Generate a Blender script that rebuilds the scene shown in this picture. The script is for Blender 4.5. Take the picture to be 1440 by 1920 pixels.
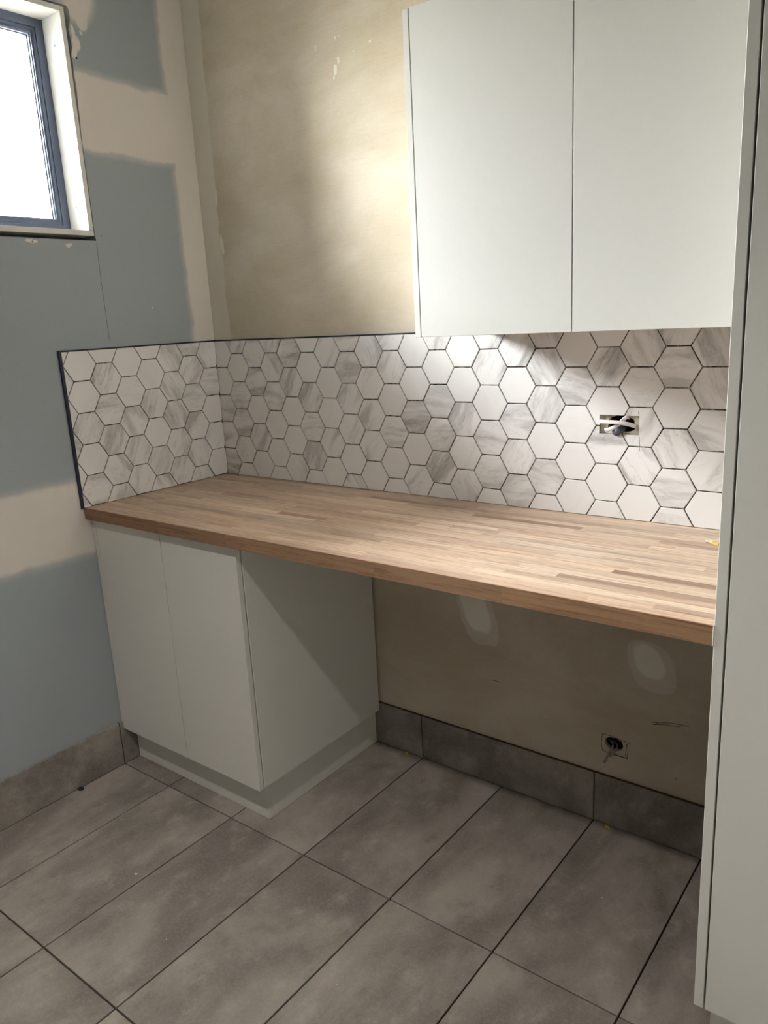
import bpy, bmesh, math, random
from mathutils import Vector, Matrix
from mathutils.geometry import tessellate_polygon

random.seed(7)
scene = bpy.context.scene
for o in list(bpy.data.objects):
    bpy.data.objects.remove(o, do_unlink=True)
COL = scene.collection

# ------------------------------------------------------------------ camera, world, exposure
CAM = dict(pos=(2.2206, -1.8834, 1.4368), yaw=.6684, pitch=-.2451, roll=-.0539, f=1450.25)
def cam_axes():
    y, p, r = CAM['yaw'], CAM['pitch'], CAM['roll']
    f = Vector((-math.sin(y)*math.cos(p), math.cos(y)*math.cos(p), math.sin(p)))
    rt = Vector((math.cos(y), math.sin(y), 0)); up = rt.cross(f)
    return rt*math.cos(r)+up*math.sin(r), -rt*math.sin(r)+up*math.cos(r), f
RT, UP, FW = cam_axes()
def at(u, v, axis, val):
    """point of the plane <axis>=<val> seen at photo pixel u, v"""
    d = FW + RT*((u-720)/CAM['f']) - UP*((v-960)/CAM['f'])
    c = Vector(CAM['pos']); return c + d*((val-c[axis])/d[axis])
cam = bpy.data.cameras.new('camera'); camo = bpy.data.objects.new('camera', cam); COL.objects.link(camo)
M = Matrix((RT, UP, -FW)).transposed().to_4x4(); M.translation = Vector(CAM['pos'])
camo.matrix_world = M
cam.sensor_fit = 'VERTICAL'; cam.sensor_height = 36; cam.sensor_width = 27; cam.lens = CAM['f']/1920*36
cam.clip_start = .02
scene.camera = camo

w = bpy.data.worlds.new('overcast_sky'); scene.world = w; w.use_nodes = True
bg = w.node_tree.nodes['Background']
bg.inputs[0].default_value = (.97, .98, 1, 1); bg.inputs[1].default_value = 58.0

scene.view_settings.view_transform = 'Standard'; scene.view_settings.look = 'None'
scene.view_settings.gamma = 1; scene.view_settings.use_curve_mapping = False
scene.view_settings.exposure = 1.5
LAMP_POS, LAMP_WATT, LAMP_CONE, LAMP_BLEND = (1.2, -1.69), 42.0, math.radians(112), 1.0

# ------------------------------------------------------------------ dimensions (metres)
H, TT, W, D = .9065, .0364, 1.8995, .5986       # worktop height, thickness, length, depth
TZ = 1.388                                       # top of the tiling
ROOM_R, ROOM_F, CEIL = 2.86, -3.3, 2.55
WIN = dict(y0=-1.044, y1=-.444, z0=1.743, z1=2.337)   # inside of the window lining

# ------------------------------------------------------------------ helpers
def mesh(name, verts, faces, mat=None, parent=None, smooth=False, loc=None, rz=0):
    me = bpy.data.meshes.new(name); me.from_pydata([tuple(v) for v in verts], [], faces); me.update()
    bm = bmesh.new(); bm.from_mesh(me); bmesh.ops.recalc_face_normals(bm, faces=bm.faces); bm.to_mesh(me); bm.free()
    if smooth:
        for p in me.polygons: p.use_smooth = True
    return link(name, me, mat, parent, loc, rz)
def link(name, me, mat=None, parent=None, loc=None, rz=0):
    o = bpy.data.objects.new(name, me); COL.objects.link(o)
    if mat and not me.materials: me.materials.append(mat)
    if parent: o.parent = parent
    if loc: o.location = loc
    if rz: o.rotation_euler = (0, 0, rz)
    return o
def tag(o, label, cat=None, group=None, kind=None):
    o['label'] = label
    if cat: o['category'] = cat
    if group: o['group'] = group
    if kind: o['kind'] = kind
    return o
def thing(name, loc, label, cat, group=None, kind=None):
    o = bpy.data.objects.new(name, None); COL.objects.link(o); o.location = loc; o.empty_display_size = .05
    return tag(o, label, cat, group, kind)
class B:
    """collects shapes, built in the local frame of `org`"""
    def __init__(s, org=(0, 0, 0)): s.v = []; s.f = []; s.o = Vector(org)
    def add(s, vs, fs):
        n = len(s.v); s.v += [Vector(v)-s.o for v in vs]; s.f += [tuple(i+n for i in f) for f in fs]; return s
    def box(s, x0, x1, y0, y1, z0, z1, ch=0):
        if ch:
            bm = bmesh.new(); bmesh.ops.create_cube(bm, size=1)
            for v in bm.verts: v.co = Vector(((x0+x1)/2+v.co.x*(x1-x0), (y0+y1)/2+v.co.y*(y1-y0), (z0+z1)/2+v.co.z*(z1-z0)))
            bmesh.ops.bevel(bm, geom=bm.edges[:], offset=ch, segments=1, affect='EDGES')
            bm.verts.index_update(); vs = [v.co.copy() for v in bm.verts]; fs = [[v.index for v in f.verts] for f in bm.faces]; bm.free()
            return s.add(vs, fs)
        vs = [(x, y, z) for x in (x0, x1) for y in (y0, y1) for z in (z0, z1)]
        return s.add(vs, [(0, 1, 3, 2), (4, 6, 7, 5), (0, 4, 5, 1), (2, 3, 7, 6), (0, 2, 6, 4), (1, 5, 7, 3)])
    def prism(s, poly, fn, a, b):
        """poly of 2D points; fn(p, q, depth) -> 3D"""
        n = len(poly)
        vs = [fn(p[0], p[1], a) for p in poly]+[fn(p[0], p[1], b) for p in poly]
        fs = [tuple(range(n)), tuple(range(2*n-1, n-1, -1))]+[(i, (i+1) % n, (i+1) % n+n, i+n) for i in range(n)]
        return s.add(vs, fs)
    def holed(s, outer, holes, fn, a, b):
        loops = [outer]+holes; flat = [p for l in loops for p in l]; n = len(flat)
        tris = tessellate_polygon([[Vector((p[0], p[1], 0)) for p in l] for l in loops])
        vs = [fn(p[0], p[1], a) for p in flat]+[fn(p[0], p[1], b) for p in flat]
        fs = [tuple(t) for t in tris]+[tuple(i+n for i in t) for t in tris]
        k = 0
        for l in loops:
            m = len(l)
            for i in range(m): fs.append((k+i, k+(i+1) % m, k+(i+1) % m+n, k+i+n))
            k += m
        return s.add(vs, fs)
    def tube(s, pts, rx, rz=None, seg=10, upv=(0, 0, 1)):
        """flat or round tube along pts; rx across, rz along upv"""
        rz = rz or rx; pts = [Vector(p) for p in pts]; n = len(pts); vs = []; fs = []
        for i, p in enumerate(pts):
            t = (pts[min(i+1, n-1)]-pts[max(i-1, 0)]).normalized()
            u = Vector(upv); sd = t.cross(u)
            if sd.length < 1e-4: sd = t.orthogonal()
            sd.normalize(); u = sd.cross(t)
            for k in range(seg):
                a = 2*math.pi*k/seg; vs.append(p+sd*(math.cos(a)*rx)+u*(math.sin(a)*rz))
        for i in range(n-1):
            for k in range(seg): fs.append((i*seg+k, i*seg+(k+1) % seg, (i+1)*seg+(k+1) % seg, (i+1)*seg+k))
        fs += [tuple(range(seg)), tuple(range((n-1)*seg, n*seg))]
        return s.add(vs, fs)
    def out(s, name, mat, parent=None, smooth=False, loc=None):
        return mesh(name, s.v, s.f, mat, parent, smooth, loc if loc is not None else (s.o if s.o.length and not parent else None))
def curve_pts(ctrl, n=24):
    c = [Vector(p) for p in ctrl]; c = [2*c[0]-c[1]]+c+[2*c[-1]-c[-2]]; out = []
    for i in range(1, len(c)-2):
        for k in range(n):
            t = k/n; p0, p1, p2, p3 = c[i-1:i+3]
            out.append(.5*((2*p1)+(p2-p0)*t+(2*p0-5*p1+4*p2-p3)*t*t+(3*p1-p0-3*p2+p3)*t**3))
    return out+[c[-2]]
def clip(poly, ax, val, keep_less):
    out = []
    for i in range(len(poly)):
        a, b = poly[i], poly[(i+1) % len(poly)]
        ia = (a[ax] <= val) if keep_less else (a[ax] >= val); ib = (b[ax] <= val) if keep_less else (b[ax] >= val)
        if ia: out.append(a)
        if ia != ib:
            t = (val-a[ax])/(b[ax]-a[ax]); out.append((a[0]+t*(b[0]-a[0]), a[1]+t*(b[1]-a[1])))
    return out
def area(p): return abs(sum(p[i][0]*p[(i+1) % len(p)][1]-p[(i+1) % len(p)][0]*p[i][1] for i in range(len(p))))/2

# ------------------------------------------------------------------ materials
def lin(c): return tuple(((x/255)/12.92 if x/255 <= .04045 else ((x/255+.055)/1.055)**2.4) for x in c)+(1,)
class NT:
    def __init__(s, name, rough=.5, spec=.3):
        s.m = bpy.data.materials.new(name); s.m.use_nodes = True; s.t = s.m.node_tree; s.n = s.t.nodes; s.b = s.n['Principled BSDF']
        s.b.inputs['Roughness'].default_value = rough; s.b.inputs['Specular IOR Level'].default_value = spec
    def put(s, sock, v):
        if hasattr(v, 'is_output'): s.t.links.new(v, sock)
        elif v is not None: sock.default_value = v
    def math(s, op, a, b=None, c=None):
        n = s.n.new('ShaderNodeMath'); n.operation = op
        for i, v in enumerate((a, b, c)):
            if v is not None: s.put(n.inputs[i], v)
        return n.outputs[0]
    def coord(s): return s.n.new('ShaderNodeTexCoord').outputs['Object']
    def sep(s, v):
        n = s.n.new('ShaderNodeSeparateXYZ'); s.put(n.inputs[0], v); return n.outputs
    def comb(s, x, y, z):
        n = s.n.new('ShaderNodeCombineXYZ')
        for i, v in enumerate((x, y, z)): s.put(n.inputs[i], v)
        return n.outputs[0]
    def vmath(s, op, a, b):
        n = s.n.new('ShaderNodeVectorMath'); n.operation = op; s.put(n.inputs[0], a); s.put(n.inputs[1], b); return n.outputs[0]
    def mapping(s, v, loc=(0, 0, 0), rot=(0, 0, 0), sc=(1, 1, 1)):
        n = s.n.new('ShaderNodeMapping'); s.put(n.inputs[0], v)
        for i, x in zip((1, 2, 3), (loc, rot, sc)): s.put(n.inputs[i], x)
        return n.outputs[0]
    def noise(s, v, scale=5, detail=4, rough=.55, dist=0):
        n = s.n.new('ShaderNodeTexNoise'); s.put(n.inputs['Vector'], v)
        n.inputs['Scale'].default_value = scale; n.inputs['Detail'].default_value = detail; n.inputs['Roughness'].default_value = rough; n.inputs['Distortion'].default_value = dist
        return n.outputs['Fac']
    def step(s, a, b, x):
        n = s.n.new('ShaderNodeMapRange'); n.interpolation_type = 'SMOOTHSTEP'
        s.put(n.inputs[0], x); s.put(n.inputs[1], a); s.put(n.inputs[2], b); return n.outputs[0]
    def mix(s, f, a, b, mode='MIX'):
        n = s.n.new('ShaderNodeMix'); n.data_type = 'RGBA'; n.blend_type = mode
        s.put(n.inputs[0], f); s.put(n.inputs[6], a); s.put(n.inputs[7], b); return n.outputs[2]
    def band(s, x, lo, hi, soft):
        return s.math('MULTIPLY', s.step(lo-soft, lo+soft, x), s.math('SUBTRACT', 1, s.step(hi-soft, hi+soft, x)))
    def maxi(s, *a):
        r = a[0]
        for x in a[1:]: r = s.math('MAXIMUM', r, x)
        return r
    def ell(s, p, q, cx, cy, rx, ry, soft, wob=None, pw=2.0):
        a = s.math('POWER', s.math('ABSOLUTE', s.math('DIVIDE', s.math('SUBTRACT', p, cx), rx)), pw)
        b = s.math('POWER', s.math('ABSOLUTE', s.math('DIVIDE', s.math('SUBTRACT', q, cy), ry)), pw)
        d = s.math('ADD', a, b)
        if wob is not None: d = s.math('ADD', d, wob)
        return s.math('SUBTRACT', 1, s.step(1-soft, 1+soft, d))
    def info(s):
        return s.n.new('ShaderNodeObjectInfo').outputs
    def bump(s, h, strength=.2, dist=.001):
        n = s.n.new('ShaderNodeBump'); n.inputs['Strength'].default_value = strength; n.inputs['Distance'].default_value = dist
        s.put(n.inputs['Height'], h); s.t.links.new(n.outputs[0], s.b.inputs['Normal'])
    def col(s, v): s.put(s.b.inputs['Base Color'], v); return s
def plain(name, rgb, rough=.5, spec=.3, metal=0, var=.06, scale=40):
    t = NT(name, rough, spec); t.b.inputs['Metallic'].default_value = metal
    c = lin(rgb); d = tuple(x*(1-var) for x in c[:3])+(1,)
    t.col(t.mix(t.noise(t.coord(), scale, 3), d, c)); return t.m

def mat_wall_left():
    t = NT('water_resistant_plasterboard', .75, .2); o = t.coord(); x, y, z = t.sep(o)
    w1 = t.math('MULTIPLY', t.math('SUBTRACT', t.noise(o, 9, 4), .5), .035)
    w2 = t.math('MULTIPLY', t.math('SUBTRACT', t.noise(o, 120, 2), .5), .006)
    wob = t.math('ADD', w1, w2); yy = t.math('ADD', y, wob); zz = t.math('ADD', z, wob)
    def layers(grow, soft):
        corner = t.step(-.091-grow-soft, -.091-grow+soft, t.math('SUBTRACT', yy, t.math('MULTIPLY', t.math('SUBTRACT', z, 1.9), -.006)))
        # joint between the boards beside the window, dropping a little towards the corner
        zs = t.math('ADD', zz, t.math('MULTIPLY', y, .03))
        joint = t.math('MULTIPLY', t.band(zs, 1.966-grow, 2.172+grow, soft), t.step(-.52, -.50, y))
        low = t.math('MULTIPLY', t.band(zz, .764-grow, .988+grow, soft*1.6), t.math('SUBTRACT', 1, t.step(-.2, -.1, y)))
        blob = t.ell(yy, zz, -.385, 2.42, .055+grow, .10+grow, .25)
        return t.maxi(corner, joint, low, blob)
    thick = layers(0, .006); thin = layers(.012, .012)
    board = t.mix(t.noise(t.mapping(o, sc=(1, 30, 30)), 6, 4), lin((153, 160, 163)), lin((164, 170, 173)))
    board = t.mix(t.math('MULTIPLY', t.noise(o, 3.5, 3), .35), board, lin((170, 177, 180)))
    comp = t.mix(t.noise(o, 5, 5), lin((214, 205, 196)), lin((225, 217, 209)))
    c = t.mix(t.math('MULTIPLY', thin, .45), board, comp); c = t.mix(thick, c, comp)
    for u, v, ry, rz in ((140, 84, .008, .016), (134, 62, .004, .016), (138, 100, .005, .012), (150, 64, .004, .005), (60, 450, .012, .004), (130, 458, .006, .004), (152, 40, .012, .02)):
        p = at(u, v, 0, 0); c = t.mix(t.ell(yy, zz, p.y-.0, p.z, ry*1.6, rz*1.3, .4, w2), c, comp)
    t.col(c); t.bump(t.math('ADD', t.math('MULTIPLY', thick, .6), t.math('MULTIPLY', t.noise(o, 260, 2), .12)), .35, .0012)
    return t.m
def mat_wall_back():
    t = NT('skimmed_fibre_cement', .9, .12); o = t.coord(); x, y, z = t.sep(o)
    w1 = t.math('MULTIPLY', t.math('SUBTRACT', t.noise(o, 10, 4), .5), .03)
    w2 = t.math('MULTIPLY', t.math('SUBTRACT', t.noise(o, 140, 2), .5), .006)
    wob = t.math('ADD', w1, w2); xx = t.math('ADD', x, wob); zz = t.math('ADD', z, wob)
    cl = t.noise(t.mapping(o, rot=(0, .25, 0), sc=(2.2, 1, 4.0)), 1.1, 6, .6, .4)
    scratch = t.noise(t.mapping(o, rot=(0, -.12, 0), sc=(6, 1, 150)), 1.6, 4, .6)
    fine = t.noise(t.mapping(o, sc=(1, 1, 1.6)), 90, 4, .7)
    c = t.mix(t.step(.32, .72, cl), lin((188, 176, 154)), lin((208, 197, 181)))
    c = t.mix(t.math('MULTIPLY', t.step(.5, .75, scratch), .3), c, t.mix(1, c, (.72, .70, .66, 1), 'MULTIPLY'))
    c = t.mix(t.math('MULTIPLY', t.step(.3, .8, fine), .35), c, t.mix(1, c, (1.18, 1.18, 1.2, 1), 'MULTIPLY'))
    # corner compound
    edge = t.math('ADD', .084, t.math('MULTIPLY', t.math('ABSOLUTE', t.math('SUBTRACT', z, 1.85)), .012))
    corner = t.math('SUBTRACT', 1, t.step(-.005, .003, t.math('SUBTRACT', xx, edge)))
    comp = t.mix(t.noise(o, 5, 5), lin((208, 200, 187)), lin((220, 213, 202)))
    c = t.mix(corner, c, comp)
    wp = t.math('MULTIPLY', t.math('SUBTRACT', t.noise(o, 22, 3), .5), 1.0)
    fill = t.mix(t.noise(o, 8, 4), lin((234, 229, 216)), lin((241, 237, 226)))
    # two filled patches under the worktop: a thin smear and the thicker middle
    zr = t.math('ADD', z, t.math('MULTIPLY', x, .0)); xs = t.math('ADD', x, t.math('MULTIPLY', z, .25))
    for cx, cz, rx, rz, sx, sz, fx, fz in ((1.070, .56, .064, .10, -.004, .015, .046, .075), (1.600, .512, .060, .068, -.004, .012, .038, .046)):
        outer = t.ell(xs, zr, cx+cz*.25, cz, rx, rz, .12, wp, 3.2)
        inner = t.ell(xs, zr, cx+sx+cz*.25, cz+sz, fx, fz, .35, wp, 2.6)
        c = t.mix(t.math('MULTIPLY', outer, t.math('ADD', .18, t.math('MULTIPLY', t.noise(o, 60, 3), .35))), c, fill); c = t.mix(inner, c, fill)
    # splashes of plaster
    for cx, cz, rx, rz in ((.640, 2.130, .006, .014), (.652, 2.152, .003, .010), (.634, 2.112, .003, .006), (.645, 2.21, .003, .004), (.66, 2.212, .002, .003), (.575, 2.205, .0015, .007), (.772, 2.175, .003, .004), (.71, 2.163, .002, .002), (.835, 1.722, .002, .003), (.092, 1.71, .007, .035), (.085, 1.86, .006, .025)):
        c = t.mix(t.math('MULTIPLY', t.ell(xx, zz, cx, cz, rx, rz, .4, wp), .75), c, lin((232, 230, 220)))
    t.col(c)
    t.bump(t.math('ADD', t.math('MULTIPLY', fine, .35), t.math('ADD', t.math('MULTIPLY', scratch, .4), t.math('MULTIPLY', corner, .8))), .35, .0012)
    return t.m
def mat_stone():
    t = NT('grey_stone_porcelain', .42, .35); i = t.info(); o = t.coord()
    o = t.vmath('ADD', o, t.comb(t.math('MULTIPLY', i['Random'], 37), t.math('MULTIPLY', i['Random'], 91), 0))
    big = t.noise(t.mapping(o, rot=(0, 0, .35), sc=(4.0, 1.9, 4.0)), 1.2, 4, .55, .5)
    mid = t.noise(t.mapping(o, rot=(0, 0, .2), sc=(1.4, 1, 1.4)), 9.0, 7, .68)
    fine = t.noise(o, 120, 5, .75)
    c = t.mix(t.step(.32, .68, big), lin((122, 115, 109)), lin((160, 152, 145)))
    c = t.mix(t.math('MULTIPLY', t.step(.5, .72, mid), .6), c, lin((178, 170, 162)))
    c = t.mix(t.math('MULTIPLY', t.step(.5, .30, mid), .5), c, lin((104, 97, 92)))
    c = t.mix(t.math('MULTIPLY', t.step(.45, .7, fine), .24), c, lin((184, 176, 167)))
    c = t.mix(t.math('MULTIPLY', t.step(.45, .25, fine), .24), c, lin((92, 85, 79)))
    t.col(c); t.put(t.b.inputs['Roughness'], t.math('ADD', .36, t.math('MULTIPLY', mid, .18)))
    t.bump(t.math('ADD', t.math('MULTIPLY', mid, .5), t.math('MULTIPLY', fine, .2)), .12, .001)
    return t.m
def mat_marble():
    """object colour: r vein strength, g vein direction, b seed"""
    t = NT('marble_look_porcelain', .33, .4); i = t.info(); o = t.coord(); r, g, b = t.sep(i['Color'])
    ang = t.math('MULTIPLY', g, math.pi)
    n = t.n.new('ShaderNodeVectorRotate'); n.rotation_type = 'Y_AXIS'; t.put(n.inputs['Vector'], o); t.put(n.inputs['Angle'], ang); p = n.outputs[0]
    p = t.vmath('ADD', p, t.comb(t.math('MULTIPLY', b, 17), t.math('MULTIPLY', b, 5), t.math('MULTIPLY', b, 29)))
    warp = t.math('MULTIPLY', t.math('SUBTRACT', t.noise(p, 22, 3), .5), .02)
    px, py, pz = t.sep(p)
    q = t.comb(t.math('MULTIPLY', px, .22), 0, t.math('ADD', pz, warp))
    streak = t.noise(q, 38, 5, .62, .3); broad = t.noise(q, 15, 3, .5)
    vein = t.math('MULTIPLY', t.step(.44, .58, broad), t.math('ADD', .25, t.math('MULTIPLY', t.step(.36, .62, streak), .75)))
    thinl = t.math('SUBTRACT', 1, t.step(0, .02, t.math('ABSOLUTE', t.math('SUBTRACT', t.noise(q, 24, 4, .6), .5))))
    v = t.math('MULTIPLY', r, t.math('ADD', t.math('MULTIPLY', vein, .85), t.math('MULTIPLY', thinl, .28)), )
    c = t.mix(t.noise(o, 12, 2), lin((225, 221, 219)), lin((231, 227, 225)))
    c = t.mix(t.math('MINIMUM', v, 1), c, t.mix(t.noise(p, 30, 2), lin((154, 153, 153)), lin((176, 171, 166))))
    t.col(c); return t.m
def mat_wood():
    """object colour gives the stave's tone"""
    t = NT('oak_butcher_block', .42, .3); i = t.info(); o = t.coord()
    s = t.vmath('ADD', o, t.comb(t.math('MULTIPLY', i['Random'], 53), t.math('MULTIPLY', i['Random'], 29), t.math('MULTIPLY', i['Random'], 71)))
    grain = t.noise(t.mapping(s, sc=(3.2, 75, 75)), 1.7, 6, .7, .6)
    pore = t.noise(t.mapping(s, sc=(14, 320, 320)), 1.2, 3, .6)
    wave = t.noise(t.mapping(s, sc=(5, 26, 26)), 1.3, 3, .5, .8)
    c = i['Color']
    c = t.mix(t.math('MULTIPLY', t.step(.44, .68, grain), .85), c, t.mix(1, c, (.60, .53, .47, 1), 'MULTIPLY'))
    c = t.mix(t.math('MULTIPLY', t.step(.52, .7, wave), .35), c, t.mix(1, c, (1.2, 1.2, 1.19, 1), 'MULTIPLY'))
    c = t.mix(t.math('MULTIPLY', t.step(.5, .7, pore), .5), c, t.mix(1, c, (.68, .62, .57, 1), 'MULTIPLY'))
    t.col(c); t.put(t.b.inputs['Roughness'], t.math('ADD', .38, t.math('MULTIPLY', grain, .15))); t.bump(t.math('ADD', grain, pore), .12, .0006)
    return t.m
def mat_bed():
    t = NT('tile_adhesive_and_mesh', .9, .1); o = t.coord()
    n = t.noise(o, 55, 3); f = t.noise(o, 420, 2)
    c = t.mix(t.step(.35, .6, n), lin((66, 58, 51)), lin((104, 95, 86)))
    c = t.mix(t.math('MULTIPLY', t.step(.53, .58, f), t.step(.46, .56, n)), c, lin((205, 200, 192))); t.col(c); return t.m
def mat_glass():
    t = NT('window_glass'); n = t.n; tr = n.new('ShaderNodeBsdfTransparent'); gl = n.new('ShaderNodeBsdfGlossy'); mx = n.new('ShaderNodeMixShader')
    tr.inputs[0].default_value = (.95, .97, .97, 1); gl.inputs['Roughness'].default_value = .02
    fr = n.new('ShaderNodeFresnel'); fr.inputs[0].default_value = 1.45
    t.t.links.new(fr.outputs[0], mx.inputs[0]); t.t.links.new(tr.outputs[0], mx.inputs[1]); t.t.links.new(gl.outputs[0], mx.inputs[2])
    t.t.links.new(mx.outputs[0], n['Material Output'].inputs['Surface']); return t.m
def mat_lam():
    t = NT('white_matt_laminate', .38, .35); o = t.coord()
    t.col(t.mix(t.noise(o, 60, 3), lin((216, 214, 207)), lin((220, 218, 212))))
    t.bump(t.noise(o, 700, 2), .05, .0004); return t.m

mLeft, mBack, mStone, mMarble, mWood, mBed, mGlass, mLam = mat_wall_left(), mat_wall_back(), mat_stone(), mat_marble(), mat_wood(), mat_bed(), mat_glass(), mat_lam()
mGrout = plain('brown_tile_adhesive_in_joints', (76, 64, 55), .95, .05)
mAdh = plain('brown_adhesive', (92, 74, 60), .9, .1)
mWhiteWall = plain('bare_white_plaster', (214, 210, 202), .8, .2)
mCeil = plain('white_ceiling', (226, 224, 219), .85, .2)
mTimber = plain('primed_timber', (226, 223, 216), .6, .25, var=.1)
mAlu = plain('charcoal_powder_coat', (88, 97, 118), .45, .4)
mBead = plain('grey_glazing_seal', (150, 158, 176), .35, .5)
mNavy = plain('navy_edge_trim', (30, 36, 56), .45, .4)
mDark = plain('wall_cavity_board', (132, 116, 98), .9, .1)
mCarc = plain('white_carcass_board', (208, 206, 199), .7, .2)
mPencil = plain('pencil', (58, 52, 46), .9, .1)
mYellow = plain('yellow_plastic', (222, 186, 74), .45, .4)
mCrumb = plain('white_crumb', (214, 208, 190), .8, .2)
mCable = plain('white_cable_sheath', (222, 216, 216), .45, .35)
mCableG = plain('grey_cable_sheath', (150, 146, 138), .5, .3)
mBlack = plain('black_core', (18, 18, 18), .5, .3)
mGrom = plain('grey_conduit', (84, 86, 96), .4, .4)
mScrew = plain('zinc_screw', (130, 132, 132), .4, .5, metal=.6)
mSkyBlock = plain('sky_blocker_render', (170, 166, 156), .9, .1)
SKY_BLOCK_H = 2.5  # height of the added wall that cuts off the low sky
mGround = plain('outdoor_ground', (120, 118, 105), .9, .1)
mBlue = plain('dark_blue_plastic', (34, 38, 58), .4, .4)

XZ = lambda p, q, d: (p, d, q)      # loops in x,z ; depth along y
YZ = lambda p, q, d: (d, p, q)      # loops in y,z ; depth along x
def ragged(cx, cz, rx, rz, n=26, j=.10, pw=2.4, seed=1):
    rnd = random.Random(seed); out = []
    for k in range(n):
        a = 2*math.pi*k/n; c, s = math.cos(a), math.sin(a)
        r = (abs(c)**pw+abs(s)**pw)**(-1/pw)*(1+rnd.uniform(-j, j)); out.append((cx+rx*r*c, cz+rz*r*s))
    return out

# ================================================================== THE ROOM
def structure(o, label, cat): return tag(o, label, cat, kind='structure')
# back wall with two cable holes
holeA = ragged(1.504, 1.150, .036, .021, seed=4, j=.08)
holeB = ragged(1.503, .2565, .0265, .0185, seed=9, j=.06)
b = B(); b.holed([(-.15, -.02), (ROOM_R+.1, -.02), (ROOM_R+.1, CEIL), (-.15, CEIL)], [holeA, holeB], XZ, 0, .012)
wall_back = structure(b.out('wall_back', mBack), 'beige skimmed back wall behind the worktop and the cupboards', 'wall')
b = B(); x0, x1 = -.15, ROOM_R+.1
b.box(x0, x1, .10, .115, -.02, CEIL); b.box(x0, x1, .0125, .0995, -.02, -.005); b.box(x0, x1, .0125, .0995, CEIL-.015, CEIL); b.box(x0, x0+.015, .0125, .0995, 0, CEIL-.02); b.box(x1-.015, x1, .0125, .0995, 0, CEIL-.02)
b.out('wall_cavity', mDark, wall_back)

# left wall with the window opening, ragged beside the lining
rag = [(at(u, v, 0, 0).y, at(u, v, 0, 0).z) for u, v in ((125, 11), (130, 22), (131, 38), (128, 55), (132, 72), (135, 90), (133, 105), (137, 120), (139, 140), (142, 156), (144.5, 172))]
hole = [(-1.062, 1.7135), (-.4245, 1.7135), (-.4265, 1.74), (-.4272, 2.0)]+rag[::-1]+[(rag[0][0]-.004, 2.3565), (-1.062, 2.3565)]
b = B(); b.holed([(ROOM_F-.1, -.02), (0, -.02), (0, CEIL), (ROOM_F-.1, CEIL)], [hole], YZ, -.15, 0)
wall_left = structure(b.out('wall_left', mLeft), 'blue-grey plasterboard wall with cream jointing bands and a window', 'wall')
b = B(); b.box(ROOM_R, ROOM_R+.1, ROOM_F-.1, -.001, -.02, CEIL); structure(b.out('wall_right', mWhiteWall), 'plain wall beyond the tall cupboard', 'wall')
b = B(); b.box(.001, ROOM_R-.001, ROOM_F-.1, ROOM_F, -.02, CEIL); structure(b.out('wall_front', mWhiteWall), 'plain wall facing the worktop across the room', 'wall')
b = B(); b.box(-.15, ROOM_R+.1, ROOM_F-.1, .115, CEIL+.001, CEIL+.03); structure(b.out('ceiling', mCeil), 'plain white ceiling above the room', 'ceiling')

# floor: screed in the joints and one object for each tile
b = B(); b.box(0.0, ROOM_R, ROOM_F, -.0005, -.03, -.009); floor = structure(b.out('floor', mGrout), 'grey stone-look floor tiles with dark open joints', 'floor')
G = .0042; X0, Y0 = .2506, -.5924
xs = [.0098-G/2, X0]+[X0+.3*k for k in range(1, 10) if X0+.3*k < ROOM_R-.02]+[ROOM_R-.001]
ys = [-.0098+G/2, Y0]+[Y0-.6*k for k in range(1, 6) if Y0-.6*k > ROOM_F+.02]+[ROOM_F+.001]
cache = {}
for i in range(len(xs)-1):
    for j in range(len(ys)-1):
        sx, sy = xs[i+1]-xs[i]-G, ys[j]-ys[j+1]-G; key = (round(sx, 4), round(sy, 4))
        cx, cy = (xs[i]+xs[i+1])/2, (ys[j]+ys[j+1])/2
        if key in cache: link('tile', cache[key], mStone, floor, (cx, cy, 0))
        else: cache[key] = B().box(-sx/2, sx/2, -sy/2, sy/2, -.0088, 0, .0008).out('tile', mStone, floor, loc=(cx, cy, 0)).data
# skirting tiles along the back and left walls
HS = .1526
def skirting(name, label, runs, left):
    root = structure(thing(name, (0, 0, 0), label, 'skirting'), label, 'skirting')
    for a, c in runs:
        l = c-a-G; m = (a+c)/2
        o = B().box(-l/2, l/2, -.0095, -.0005, .0003, HS, .0007).out('tile', mStone, root, loc=(0, m, 0) if left else (m, 0, 0))
        if left: o.rotation_euler = (0, 0, math.pi/2)
    bb = B()
    if left: bb.box(.0005, .006, runs[-1][0], runs[0][1], .001, HS-.0005)
    else: bb.box(runs[0][0], runs[-1][1], -.006, -.0005, .001, HS+.0016)
    bb.out('adhesive', mAdh, root); return root
skirting('baseboard_back', 'grey tile skirting along the back wall under the worktop', [(.0105, X0), (X0, X0+.6), (X0+.6, X0+1.2), (X0+1.2, 1.898)], False)
skirting('baseboard_left', 'grey tile skirting along the blue-grey wall under the window', [(Y0, -.0105), (Y0-.6, Y0), (Y0-1.2, Y0-.6), (Y0-1.8, Y0-1.2), (ROOM_F+.001, Y0-1.8)][:4], True)

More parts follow.
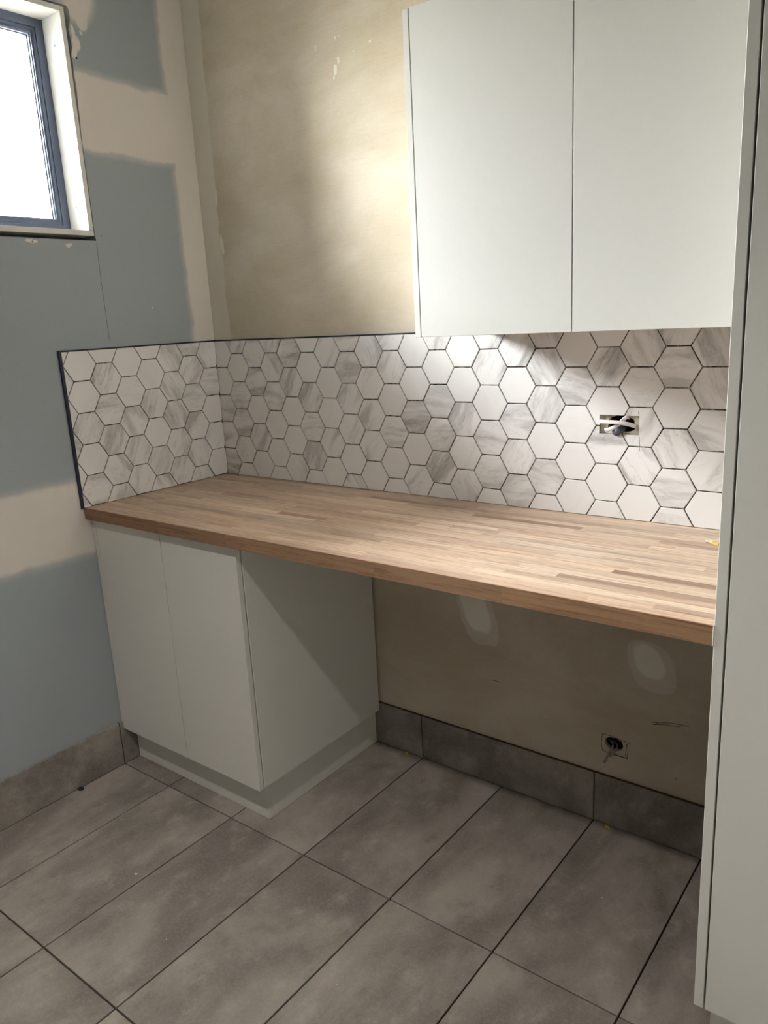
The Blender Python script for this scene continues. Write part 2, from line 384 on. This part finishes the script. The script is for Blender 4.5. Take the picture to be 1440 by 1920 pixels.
# ------------------------------------------------------------------ hexagon tiling
TH = .008; VP, HP, ED = .0974, .0844, .05625; GAP = .0031
def hexa(cx, cz):
    r = ED-GAP/math.sqrt(3)
    return [(cx+r*math.cos(math.radians(60*k)), cz+r*math.sin(math.radians(60*k))) for k in range(6)]
def inset(p, d):
    n = len(p); s = sum(p[i][0]*p[(i+1) % n][1]-p[(i+1) % n][0]*p[i][1] for i in range(n)); sg = 1 if s > 0 else -1; out = []
    for i in range(n):
        a, c, e = Vector(p[i-1]), Vector(p[i]), Vector(p[(i+1) % n])
        d1, d2 = (c-a).normalized(), (e-c).normalized(); n1, n2 = Vector((-d1.y, d1.x))*sg, Vector((-d2.y, d2.x))*sg
        bis = n1+n2
        if bis.length < 1e-6: bis = n1
        bis.normalize(); k = d/max(.3, bis.dot(n1)); out.append((c.x+bis.x*k, c.y+bis.y*k))
    return out
def tile_mesh(polys, bevel):
    bb = B()
    for p in polys:
        if not bevel: bb.prism(p, XZ, -TH, -.001); continue
        q = inset(p, .0009); n = len(p)
        vs = [(x, -TH, z) for x, z in q]+[(x, -TH+.0008, z) for x, z in p]+[(x, -.001, z) for x, z in p]
        fs = [tuple(range(n)), tuple(range(3*n-1, 2*n-1, -1))]
        for l in (0, n): fs += [(l+i, l+(i+1) % n, l+n+(i+1) % n, l+n+i) for i in range(n)]
        bb.add(vs, fs)
    return bb
FULL = []
SOCK = (1.4495, 1.5515, 1.1245, 1.172)
def clean(p):
    out = []
    for a in p:
        if not out or (Vector(a)-Vector(out[-1])).length > 4e-4: out.append(a)
    if len(out) > 1 and (Vector(out[0])-Vector(out[-1])).length < 4e-4: out.pop()
    return out
def lay(parent, centre0, step, ncol, lo, hi, left, rnd):
    for k in range(ncol):
        c = centre0+step*k
        zb = (1.3445-.0034*c if not left else 1.3465)+(-VP/2 if k % 2 == 0 else 0)+VP/2   # centre of a tile whose lower edge is the reference line
        for m in range(-7, 3):
            cz = zb+VP*m
            cz_j = cz+rnd.uniform(-.0004, .0004); cx_j = c+rnd.uniform(-.0004, .0004)
            h = hexa(0, 0); full = lo+.0565 < cx_j < hi-.0565 and H+.0505 < cz_j < TZ-.0505
            veiny = rnd.random() < .58
            colr = (rnd.uniform(.7, 1.0) if veiny else rnd.uniform(0, .12), rnd.choice((.0, .05, .3, .33, .36, .36, .64, .67, .95))+rnd.uniform(-.03, .03), rnd.random(), 1)
            polys = None
            if not full or (abs(cx_j-1.50) < .115 and abs(cz_j-1.148) < .08 and not left):
                p = [(x+cx_j, z+cz_j) for x, z in h]
                for ax, v, less in ((0, lo, False), (0, hi, True), (1, H+.0012, False), (1, TZ, True)):
                    p = clip(p, ax, v, less)
                    if len(p) < 3: break
                if len(p) < 3 or area(p) < 2e-5: continue
                p = clean(p); polys = [p]; bev = True
                if not left and min(x for x, z in p) < SOCK[1] and max(x for x, z in p) > SOCK[0] and min(z for x, z in p) < SOCK[3] and max(z for x, z in p) > SOCK[2]:
                    L = clip(p, 0, SOCK[0], True); R = clip(p, 0, SOCK[1], False); mid = clip(clip(p, 0, SOCK[0], False), 0, SOCK[1], True)
                    polys = [q for q in (L, R, clip(mid, 1, SOCK[2], True), clip(mid, 1, SOCK[3], False)) if len(q) > 2 and area(q) > 1e-6]; bev = False
                polys = [[(x-cx_j, z-cz_j) for x, z in q] for q in polys]
            pos = (-.0005+0, cx_j, cz_j) if left else (cx_j, 0, cz_j)
            rz = math.pi/2 if left else 0
            if left: pos = (0, cx_j, cz_j)
            if polys is None:
                if not FULL: FULL.append(tile_mesh([h], True).out('tile', mMarble, parent, loc=pos)); o = FULL[0]; o.rotation_euler = (0, 0, rz)
                else: o = link('tile', FULL[0].data, mMarble, parent, pos, rz)
            else:
                o = tile_mesh(polys, bev).out('tile', mMarble, parent, loc=pos); o.rotation_euler = (0, 0, rz)
            o.color = colr
rnd = random.Random(21)
lay(wall_back, .0353, HP, 24, TH+.0012, 1.8985, False, rnd)
lay(wall_left, -.0395, -.0842, 8, -.600, -.0012, True, rnd)
bb = B(); bb.holed([(.0045, H+.0006), (1.8985, H+.0006), (1.8985, TZ), (.0045, TZ)], [[(SOCK[0], SOCK[2]), (SOCK[1], SOCK[2]), (SOCK[1], SOCK[3]), (SOCK[0], SOCK[3])]], XZ, -.0042, -.0002); bb.out('adhesive_bed', mBed, wall_back)
bb = B(); bb.box(.0002, .0042, -.600, -.0045, H+.0006, TZ); bb.out('adhesive_bed', mBed, wall_left)
bb = B(); bb.box(.0002, .0092, -.6082, -.6004, H-.002, TZ+.0048); bb.box(.0002, .0092, -.6004, -.0003, TZ+.0008, TZ+.0048); bb.box(.0092, 1.1235, -.0092, -.0003, TZ+.0008, TZ+.0042)
tag(bb.out('tile_trim', mNavy), 'thin dark navy edging strip around the hexagon tiles', 'trim', kind='structure').name = 'trim_1'

# pencil marks, board seam and screws on the walls
def stroke(parent, name, mat, pts, wd, axis, plane=0):
    """thin drawn line through photo pixels on the wall plane"""
    P = [at(u, v, axis, plane) for u, v in pts]; vs = []; fs = []
    off = Vector((0, -.0004, 0)) if axis == 1 else Vector((.0004, 0, 0)); nrm = off.normalized()
    for i, p in enumerate(P):
        tg = (P[min(i+1, len(P)-1)]-P[max(i-1, 0)]).normalized(); s = tg.cross(nrm)*wd/2
        vs += [p+off-s, p+off+s]
    for i in range(len(P)-1): fs.append((2*i, 2*i+1, 2*i+3, 2*i+2))
    return mesh(name, vs, fs, mat, parent)
Z6 = lambda *p: [(1080+a/9, 1350+c/9) for a, c in p]
for pts in (Z6((450, 228), (640, 285), (760, 338), (915, 405)), Z6((448, 225), (432, 350), (435, 440), (450, 515)), Z6((440, 508), (560, 555), (720, 598), (880, 650)), Z6((855, 405), (845, 520), (832, 610)), Z6((862, 410), (880, 520), (860, 640)), Z6((640, 585), (760, 620), (878, 655)),
            [(1222, 1354), (1240, 1355), (1262, 1356), (1292, 1362)], [(1224, 1358), (1250, 1359), (1276, 1363)], [(1234, 1355), (1228, 1359)], [(921, 1275), (930, 1277), (938, 1280)], [(1265, 1460), (1269, 1461)]):
    stroke(wall_back, 'pencil_mark', mPencil, pts, .0014, 1)
for pts in ([(1197.5, 771), (1198, 777)], [(1198.5, 819), (1199, 846)]): stroke(wall_back, 'pencil_mark', mPencil, pts, .0009, 1, -TH)
stroke(wall_left, 'board_seam', mPencil, [(181, 455), (185, 490), (190, 530), (197, 580), (205, 637)], .0011, 0)
def dot(parent, name, mat, u, v, axis, r):
    p = at(u, v, axis, 0); bb = B(); n = 10; d = Vector((0, -.0008, 0)) if axis == 1 else Vector((.0008, 0, 0))
    ring = [(r*math.cos(2*math.pi*k/n), r*math.sin(2*math.pi*k/n)) for k in range(n)]
    bb.prism(ring, (lambda a, c, e: p+Vector((a, e, c))) if axis == 1 else (lambda a, c, e: p+Vector((e, a, c))), 0, d[axis]); return bb.out(name, mat, parent)
for u, v, m, r in ((190, 442, mScrew, .0022), (286, 577, mCrumb, .0032), (61, 453, mScrew, .003), (166, 461, mScrew, .002), (143, 109, mPencil, .003)): dot(wall_left, 'screw', m, u, v, 0, r)

# ------------------------------------------------------------------ window
win = thing('window_1', (-.1, (WIN['y0']+WIN['y1'])/2, WIN['z0']), 'high window with charcoal frame and white timber lining', 'window', kind='structure')
wo = win.location
y0, y1, z0, z1 = WIN['y0'], WIN['y1'], WIN['z0'], WIN['z1']
def wbox(name, mat, *a, ch=.0008):
    return B(wo).box(*a, ch).out(name, mat, win)
wbox('sill_board', mTimber, -.097, .0012, y0-.016, y1+.0145, z0-.0155, z0)
wbox('jamb_board', mTimber, -.097, .0010, y1, y1+.0145, z0+.0004, z1+.0145)
wbox('jamb_board', mTimber, -.097, .0010, y0-.016, y0, z0+.0004, z1+.0145)
wbox('head_board', mTimber, -.097, .0010, y0+.0003, y1-.0003, z1, z1+.0145)
def ring(name, mat, i0, i1, xa, xb):
    R_ = lambda i: [(y0+i, z0+i), (y1-i, z0+i), (y1-i, z1-i), (y0+i, z1-i)]
    bb = B(wo); bb.holed(R_(i0), [R_(i1)], YZ, xa, xb); return bb.out(name, mat, win)
ring('frame', mAlu, -.03, .0235, -.150, -.0975)
ring('flange', mAlu, -.06, .0, -.158, -.1505)
sash = ring('sash', mAlu, .0238, .0385, -.146, -.104)
ring('glazing_bead', mAlu, .0245, .0330, -.1035, -.1005)
ring('glazing_seal', mBead, .0385, .0415, -.140, -.110)
ring('glazing_seal', mAlu, .0415, .0440, -.140, -.118)
B(wo).box(-.132, -.128, y0+.0442, y1-.0442, z0+.0442, z1-.0442).out('glass_pane', mGlass, win)
# nail holes in the lining
for u, v in ((103, 86), (143, 389)):
    p = at(u, v, 1, y1)
    bb = B(wo); bb.prism([(.0022*math.cos(k*.7854), .003*math.sin(k*.7854)) for k in range(8)], lambda a, c, e, p=p: p+Vector((a, e, c)), -.0006, 0); bb.out('nail_hole', mPencil, win)
# overcast daylight is sampled through the opening
pl = bpy.data.lights.new('window_left_offscreen', 'AREA'); pl.shape = 'RECTANGLE'; pl.size = y1-y0; pl.size_y = z1-z0; pl.cycles.is_portal = True
po = bpy.data.objects.new('window_left_offscreen', pl); COL.objects.link(po); po.location = (-.17, (y0+y1)/2, (z0+z1)/2); po.rotation_euler = (math.pi/2, 0, -math.pi/2)
b = B(); b.box(-3.4, -3.2, -9, 7, -.4, SKY_BLOCK_H); structure(b.out('sky_blocker_wall', mSkyBlock), 'pale wall added outside the window to block low sky light', 'wall')  # made-up wall, added to keep low sky light off the back wall
b = B(); b.box(-30, -.5, -30, 30, -.42, -.4); structure(b.out('ground', mGround), 'open ground outside the window', 'ground')

# ================================================================== WORKTOP
wt = thing('worktop', (0, 0, H-TT), 'long oak butcher-block worktop made of glued staves', 'worktop')
rnd = random.Random(5); NR = 24; sw = (D-.005)/NR
TONES = [((195, 171, 149), 4), ((189, 164, 142), 5), ((183, 158, 137), 5), ((202, 180, 158), 3), ((175, 150, 130), 3), ((163, 137, 117), 1.2), ((194, 172, 152), 3), ((180, 159, 141), 2), ((145, 118, 100), 0.35)]
for r in range(NR):
    ya = -.001-sw*r; x = .001; first = True
    while x < W-.001:
        l = rnd.uniform(.14, .52)
        if first: l *= rnd.uniform(.25, 1); first = False
        e = x+l
        if W-.001-e < .09: e = W-.001
        bb = B((0, 0, H-TT)); bb.box(x, e, ya-sw, ya, H-TT, H)
        o = bb.out('stave', mWood, wt)
        tone = rnd.choices([t_[0] for t_ in TONES], [t_[1] for t_ in TONES])[0]; k = rnd.uniform(.95, 1.05)
        o.color = lin(tuple(min(255, v*k) for v in tone)); x = e

x = .001; rnd = random.Random(12)
while x < W-.001:                                   # solid lipping along the front edge
    e = x+rnd.uniform(.26, .5)
    if W-.001-e < .15: e = W-.001
    o = B((0, 0, H-TT)).box(x, e, -D, -.001-sw*NR, H-TT, H).out('edge_strip', mWood, wt); o.color = lin(rnd.choice(((150, 117, 90), (162, 128, 99), (140, 106, 80), (156, 124, 98)))); x = e

# ================================================================== BASE CABINET
def door(root, org, x0, x1, z0, z1, yf, th=.0175): return B(org).box(x0, x1, yf, yf+th, z0, z1, .0008).out('door', mLam, root)
bc = thing('base_cabinet', (.338, -.3, 0), 'white two-door base cabinet standing on the floor under the worktop', 'cabinet'); og = bc.location
ZB, ZT, YF = .127, H-TT-.0008, -.578
def part(name, org, root, mat, *a, ch=.0007): return B(org).box(*a, ch).out(name, mat, root)
part('filler_strip', og, bc, mLam, .0022, .0165, YF, -.03, ZB, ZT)
door(bc, og, .0190, .3465, ZB, ZT-.001, YF); door(bc, og, .3507, .6762, ZB, ZT-.001, YF)
part('side_panel', og, bc, mLam, .6602, .6762, YF+.0208, -.0125, ZB, ZT)
part('bottom_panel', og, bc, mCarc, .0175, .6595, YF+.0215, -.02, ZB+.001, ZB+.017)
part('back_panel', og, bc, mCarc, .0175, .6595, -.019, -.0125, ZB+.018, ZT)
part('top_rail', og, bc, mCarc, .0175, .6595, YF+.0215, -.02, ZT-.017, ZT-.001)
part('kickboard', og, bc, mLam, .0118, .656, -.5336, -.5176, .0008, ZB-.0006)
part('kickboard', og, bc, mLam, .640, .656, -.5172, -.0115, .0008, ZB-.0006)

# ================================================================== WALL CABINET
uc = thing('wall_cabinet', (1.51, -.17, 1.388), 'white two-door cupboard hung on the wall above the tiles', 'cabinet'); og = uc.location
UB, UT, UY = 1.3884, 2.083, -.3387
part('side_panel', og, uc, mLam, 1.1249, 1.1404, UY, -.0006, UB, UT)
door(uc, og, 1.1425, 1.5213, UB, UT, UY); door(uc, og, 1.5237, 1.8985, UB, UT, UY)
part('bottom_panel', og, uc, mLam, 1.1408, 1.8985, UY+.0195, -.0006, UB+.004, UB+.020)
part('top_panel', og, uc, mLam, 1.1408, 1.8985, UY+.0195, -.0006, UT-.017, UT-.001)
part('back_panel', og, uc, mCarc, 1.1408, 1.8985, -.006, -.0006, UB+.021, UT-.018)
part('divider_panel', og, uc, mCarc, 1.5145, 1.5305, UY+.0200, -.0065, UB+.021, UT-.018)

# ================================================================== TALL CABINET
tc = thing('tall_cabinet', (2.36, -.3, 0), 'tall white cupboard at the end of the worktop', 'cabinet'); og = tc.location
TB, TTOP, TY = .1277, 2.26, -.600
part('side_panel', og, tc, mLam, 1.8998, 1.9165, TY, -.0006, TB, TTOP)
door(tc, og, 1.9203, 2.3800, TB, TTOP, TY); door(tc, og, 2.3825, 2.842, TB, TTOP, TY)
part('side_panel', og, tc, mLam, 2.8435, 2.8590, TY, -.0006, TB, TTOP)
part('bottom_panel', og, tc, mCarc, 1.9172, 2.8430, TY+.022, -.012, TB+.001, TB+.017)
part('top_panel', og, tc, mLam, 1.9172, 2.8430, TY+.022, -.012, TTOP-.017, TTOP-.001)
part('inner_panel', og, tc, mCarc, 1.9172, 1.9330, TY+.022, -.012, TB+.018, TTOP-.018)
part('back_panel', og, tc, mCarc, 1.9335, 2.8430, -.010, -.002, TB+.018, TTOP-.018)
part('kickboard', og, tc, mLam, 1.9205, 2.855, -.556, -.540, .0008, TB-.0006)
part('kickboard', og, tc, mLam, 1.9205, 1.9365, -.5395, -.0115, .0008, TB-.0006)
bb = B(); bb.tube(curve_pts([(1.8990, -.600, H-TT+.001), (1.8988, -.6003, H-.012), (1.8990, -.600, H+.001)], 6), .0012, .0012, 6)
tag(bb.out('sealant_bead', mCrumb), 'white sealant bead at the end of the worktop edge', 'sealant')

# ================================================================== SMALL THINGS
def box_at(name, mat, c, sx, sy, sz, rz, label, cat, group=None):
    o = B().box(-sx/2, sx/2, -sy/2, sy/2, 0, sz, min(sx, sy, sz)*.2).out(name, mat, loc=c); o.rotation_euler = (0, 0, rz); return tag(o, label, cat, group)
def wedge(c, l, wd, h, rz, label, group=None):
    vs = [(-l/2, -wd/2, 0), (l/2, -wd/2, 0), (l/2, wd/2, 0), (-l/2, wd/2, 0), (-l/2, -wd/2, h), (-l/2, wd/2, h), (l/2, -wd/2, h*.15), (l/2, wd/2, h*.15)]
    o = mesh('tile_wedge', vs, [(0, 3, 2, 1), (0, 1, 6, 4), (3, 5, 7, 2), (0, 4, 5, 3), (1, 2, 7, 6), (4, 6, 7, 5)], mYellow, loc=c); o.rotation_euler = (0, 0, rz); return tag(o, label, 'wedge', group)
p = at(1339, 1020, 2, H); wedge((p.x, p.y, H+.0003), .026, .008, .005, 2.75, 'yellow plastic tile wedge lying on the worktop by the tall cupboard')
p = at(1332, 1017, 2, H); star = []
for k in range(10):
    a = math.pi*k/5+.3; r = (.011 if k % 2 == 0 else .0045); star.append((p.x+r*math.cos(a)*1.2, p.y+r*math.sin(a)))
bb = B((p.x, p.y, H)); bb.prism(star, lambda a, c, e: (a, c, e), H+.0003, H+.003); tag(bb.out('tile_spacer', mCrumb), 'pale star-shaped tile spacer on the worktop beside the yellow wedge', 'spacer')
p = at(762, 1414, 2, 0); wedge((p.x, -.020, .0003), .016, .006, .005, -.3, 'yellow tile wedge on the floor against the skirting near the base cabinet')
p = at(1141, 1548, 2, 0); wedge((p.x, -.020, .0003), .016, .006, .005, -.4, 'yellow tile wedge on the floor against the skirting below the dangling cable')
p = at(152, 1481, 2, 0); box_at('plastic_clip', mBlue, (p.x, p.y, .0003), .016, .012, .008, .6, 'small dark blue plastic clip on the floor beside the skirting', 'clip')
for k, (u, v, s) in enumerate(((255, 1640, .009), (312, 1762, .004), (873, 1598, .004), (632, 1846, .004), (113, 1551, .003), (229, 1537, .003), (1128, 1684, .005))):
    p = at(u, v, 2, 0)
    bm = bmesh.new(); bmesh.ops.create_icosphere(bm, subdivisions=1, radius=s/2); rn = random.Random(k)
    for vv in bm.verts: vv.co = Vector((vv.co.x*rn.uniform(.7, 1.3), vv.co.y*rn.uniform(.5, 1), vv.co.z*.35))
    lo = min(vv.co.z for vv in bm.verts)
    for vv in bm.verts: vv.co.z -= lo
    me = bpy.data.meshes.new('plaster_crumb'); bm.to_mesh(me); bm.free()
    tag(link('plaster_crumb', me, mCrumb, loc=(p.x, p.y, .0002)), 'tiny white crumb of plaster on the grey floor tiles', 'crumb', 'plaster crumbs on the floor')

# cables in the socket hole between the tiles
Q = lambda a, c, y: at(1080+a/9, 740+c/9, 1, y)
bb = B(); bb.tube(curve_pts([Q(402, 452, -.011), Q(520, 460, -.016), Q(700, 470, -.020), Q(860, 495, -.017), Q(990, 528, -.006), Q(1000, 545, .030)], 8), .0022, .0052, 10); tag(bb.out('electrical_cable', mCable, smooth=True), 'white flat cable lying straight across the socket hole in the hexagon tiles', 'cable')
bb = B(); bb.tube(curve_pts([Q(490, 600, -.010), Q(600, 570, -.012), Q(720, 500, -.011), Q(800, 420, -.008), Q(870, 375, -.004), Q(900, 390, .025)], 8), .0022, .0050, 10); tag(bb.out('electrical_cable', mCable, smooth=True), 'white flat cable slanting behind the straight one in the tiled socket hole', 'cable')
bb = B(); bb.tube(curve_pts([Q(680, 628, -.012), Q(712, 616, -.003), Q(760, 600, .012), Q(790, 560, .045)], 6), .0118, .0105, 14); tag(bb.out('conduit', mGrom, smooth=True), 'dark grey conduit end inside the tiled socket hole', 'conduit')
# cable hanging out of the lower hole
ca = thing('electrical_cable', tuple(at(1145, 1398, 1, 0)), 'grey twin cable with cut ends hanging from the hole above the skirting', 'cable'); oc = Vector(ca.location)
S = lambda a, c, y: at(1080+a/9, 1350+c/9, 1, y)
for ctrl, in ((([S(540, 330, .040), S(600, 360, .010), S(625, 420, -.006), S(590, 500, -.014), S(540, 600, -.020), S(470, 730, -.024)]),), (([S(620, 340, .040), S(680, 400, .010), S(690, 480, -.006), S(640, 540, -.014), S(565, 630, -.020)]),)):
    pts = curve_pts(ctrl, 7); bb = B(oc); bb.tube(pts, .0022, .0034, 10); sh = bb.out('sheath', mCableG, ca, True)
    e, d = pts[-1], (pts[-1]-pts[-2]).normalized()
    bb = B(oc); bb.tube([e-d*.001, e+d*.004], .0030, .0042, 10); bb.out('cut_end', mCable, sh)
    bb = B(oc); bb.tube([e+d*.0035, e+d*.0046], .0014, .0030, 8); bb.out('core', mBlack, sh)

# ceiling lamp of the room: the photograph shows the shadow it throws from the worktop onto the base cabinet's side
sl = bpy.data.lights.new('ceiling_lamp_offscreen', 'SPOT'); sl.energy = LAMP_WATT; sl.color = (1, .95, .88); sl.shadow_soft_size = .04; sl.spot_size = LAMP_CONE; sl.spot_blend = LAMP_BLEND
so = bpy.data.objects.new('ceiling_lamp_offscreen', sl); COL.objects.link(so); so.location = (LAMP_POS[0], LAMP_POS[1], CEIL-.012)
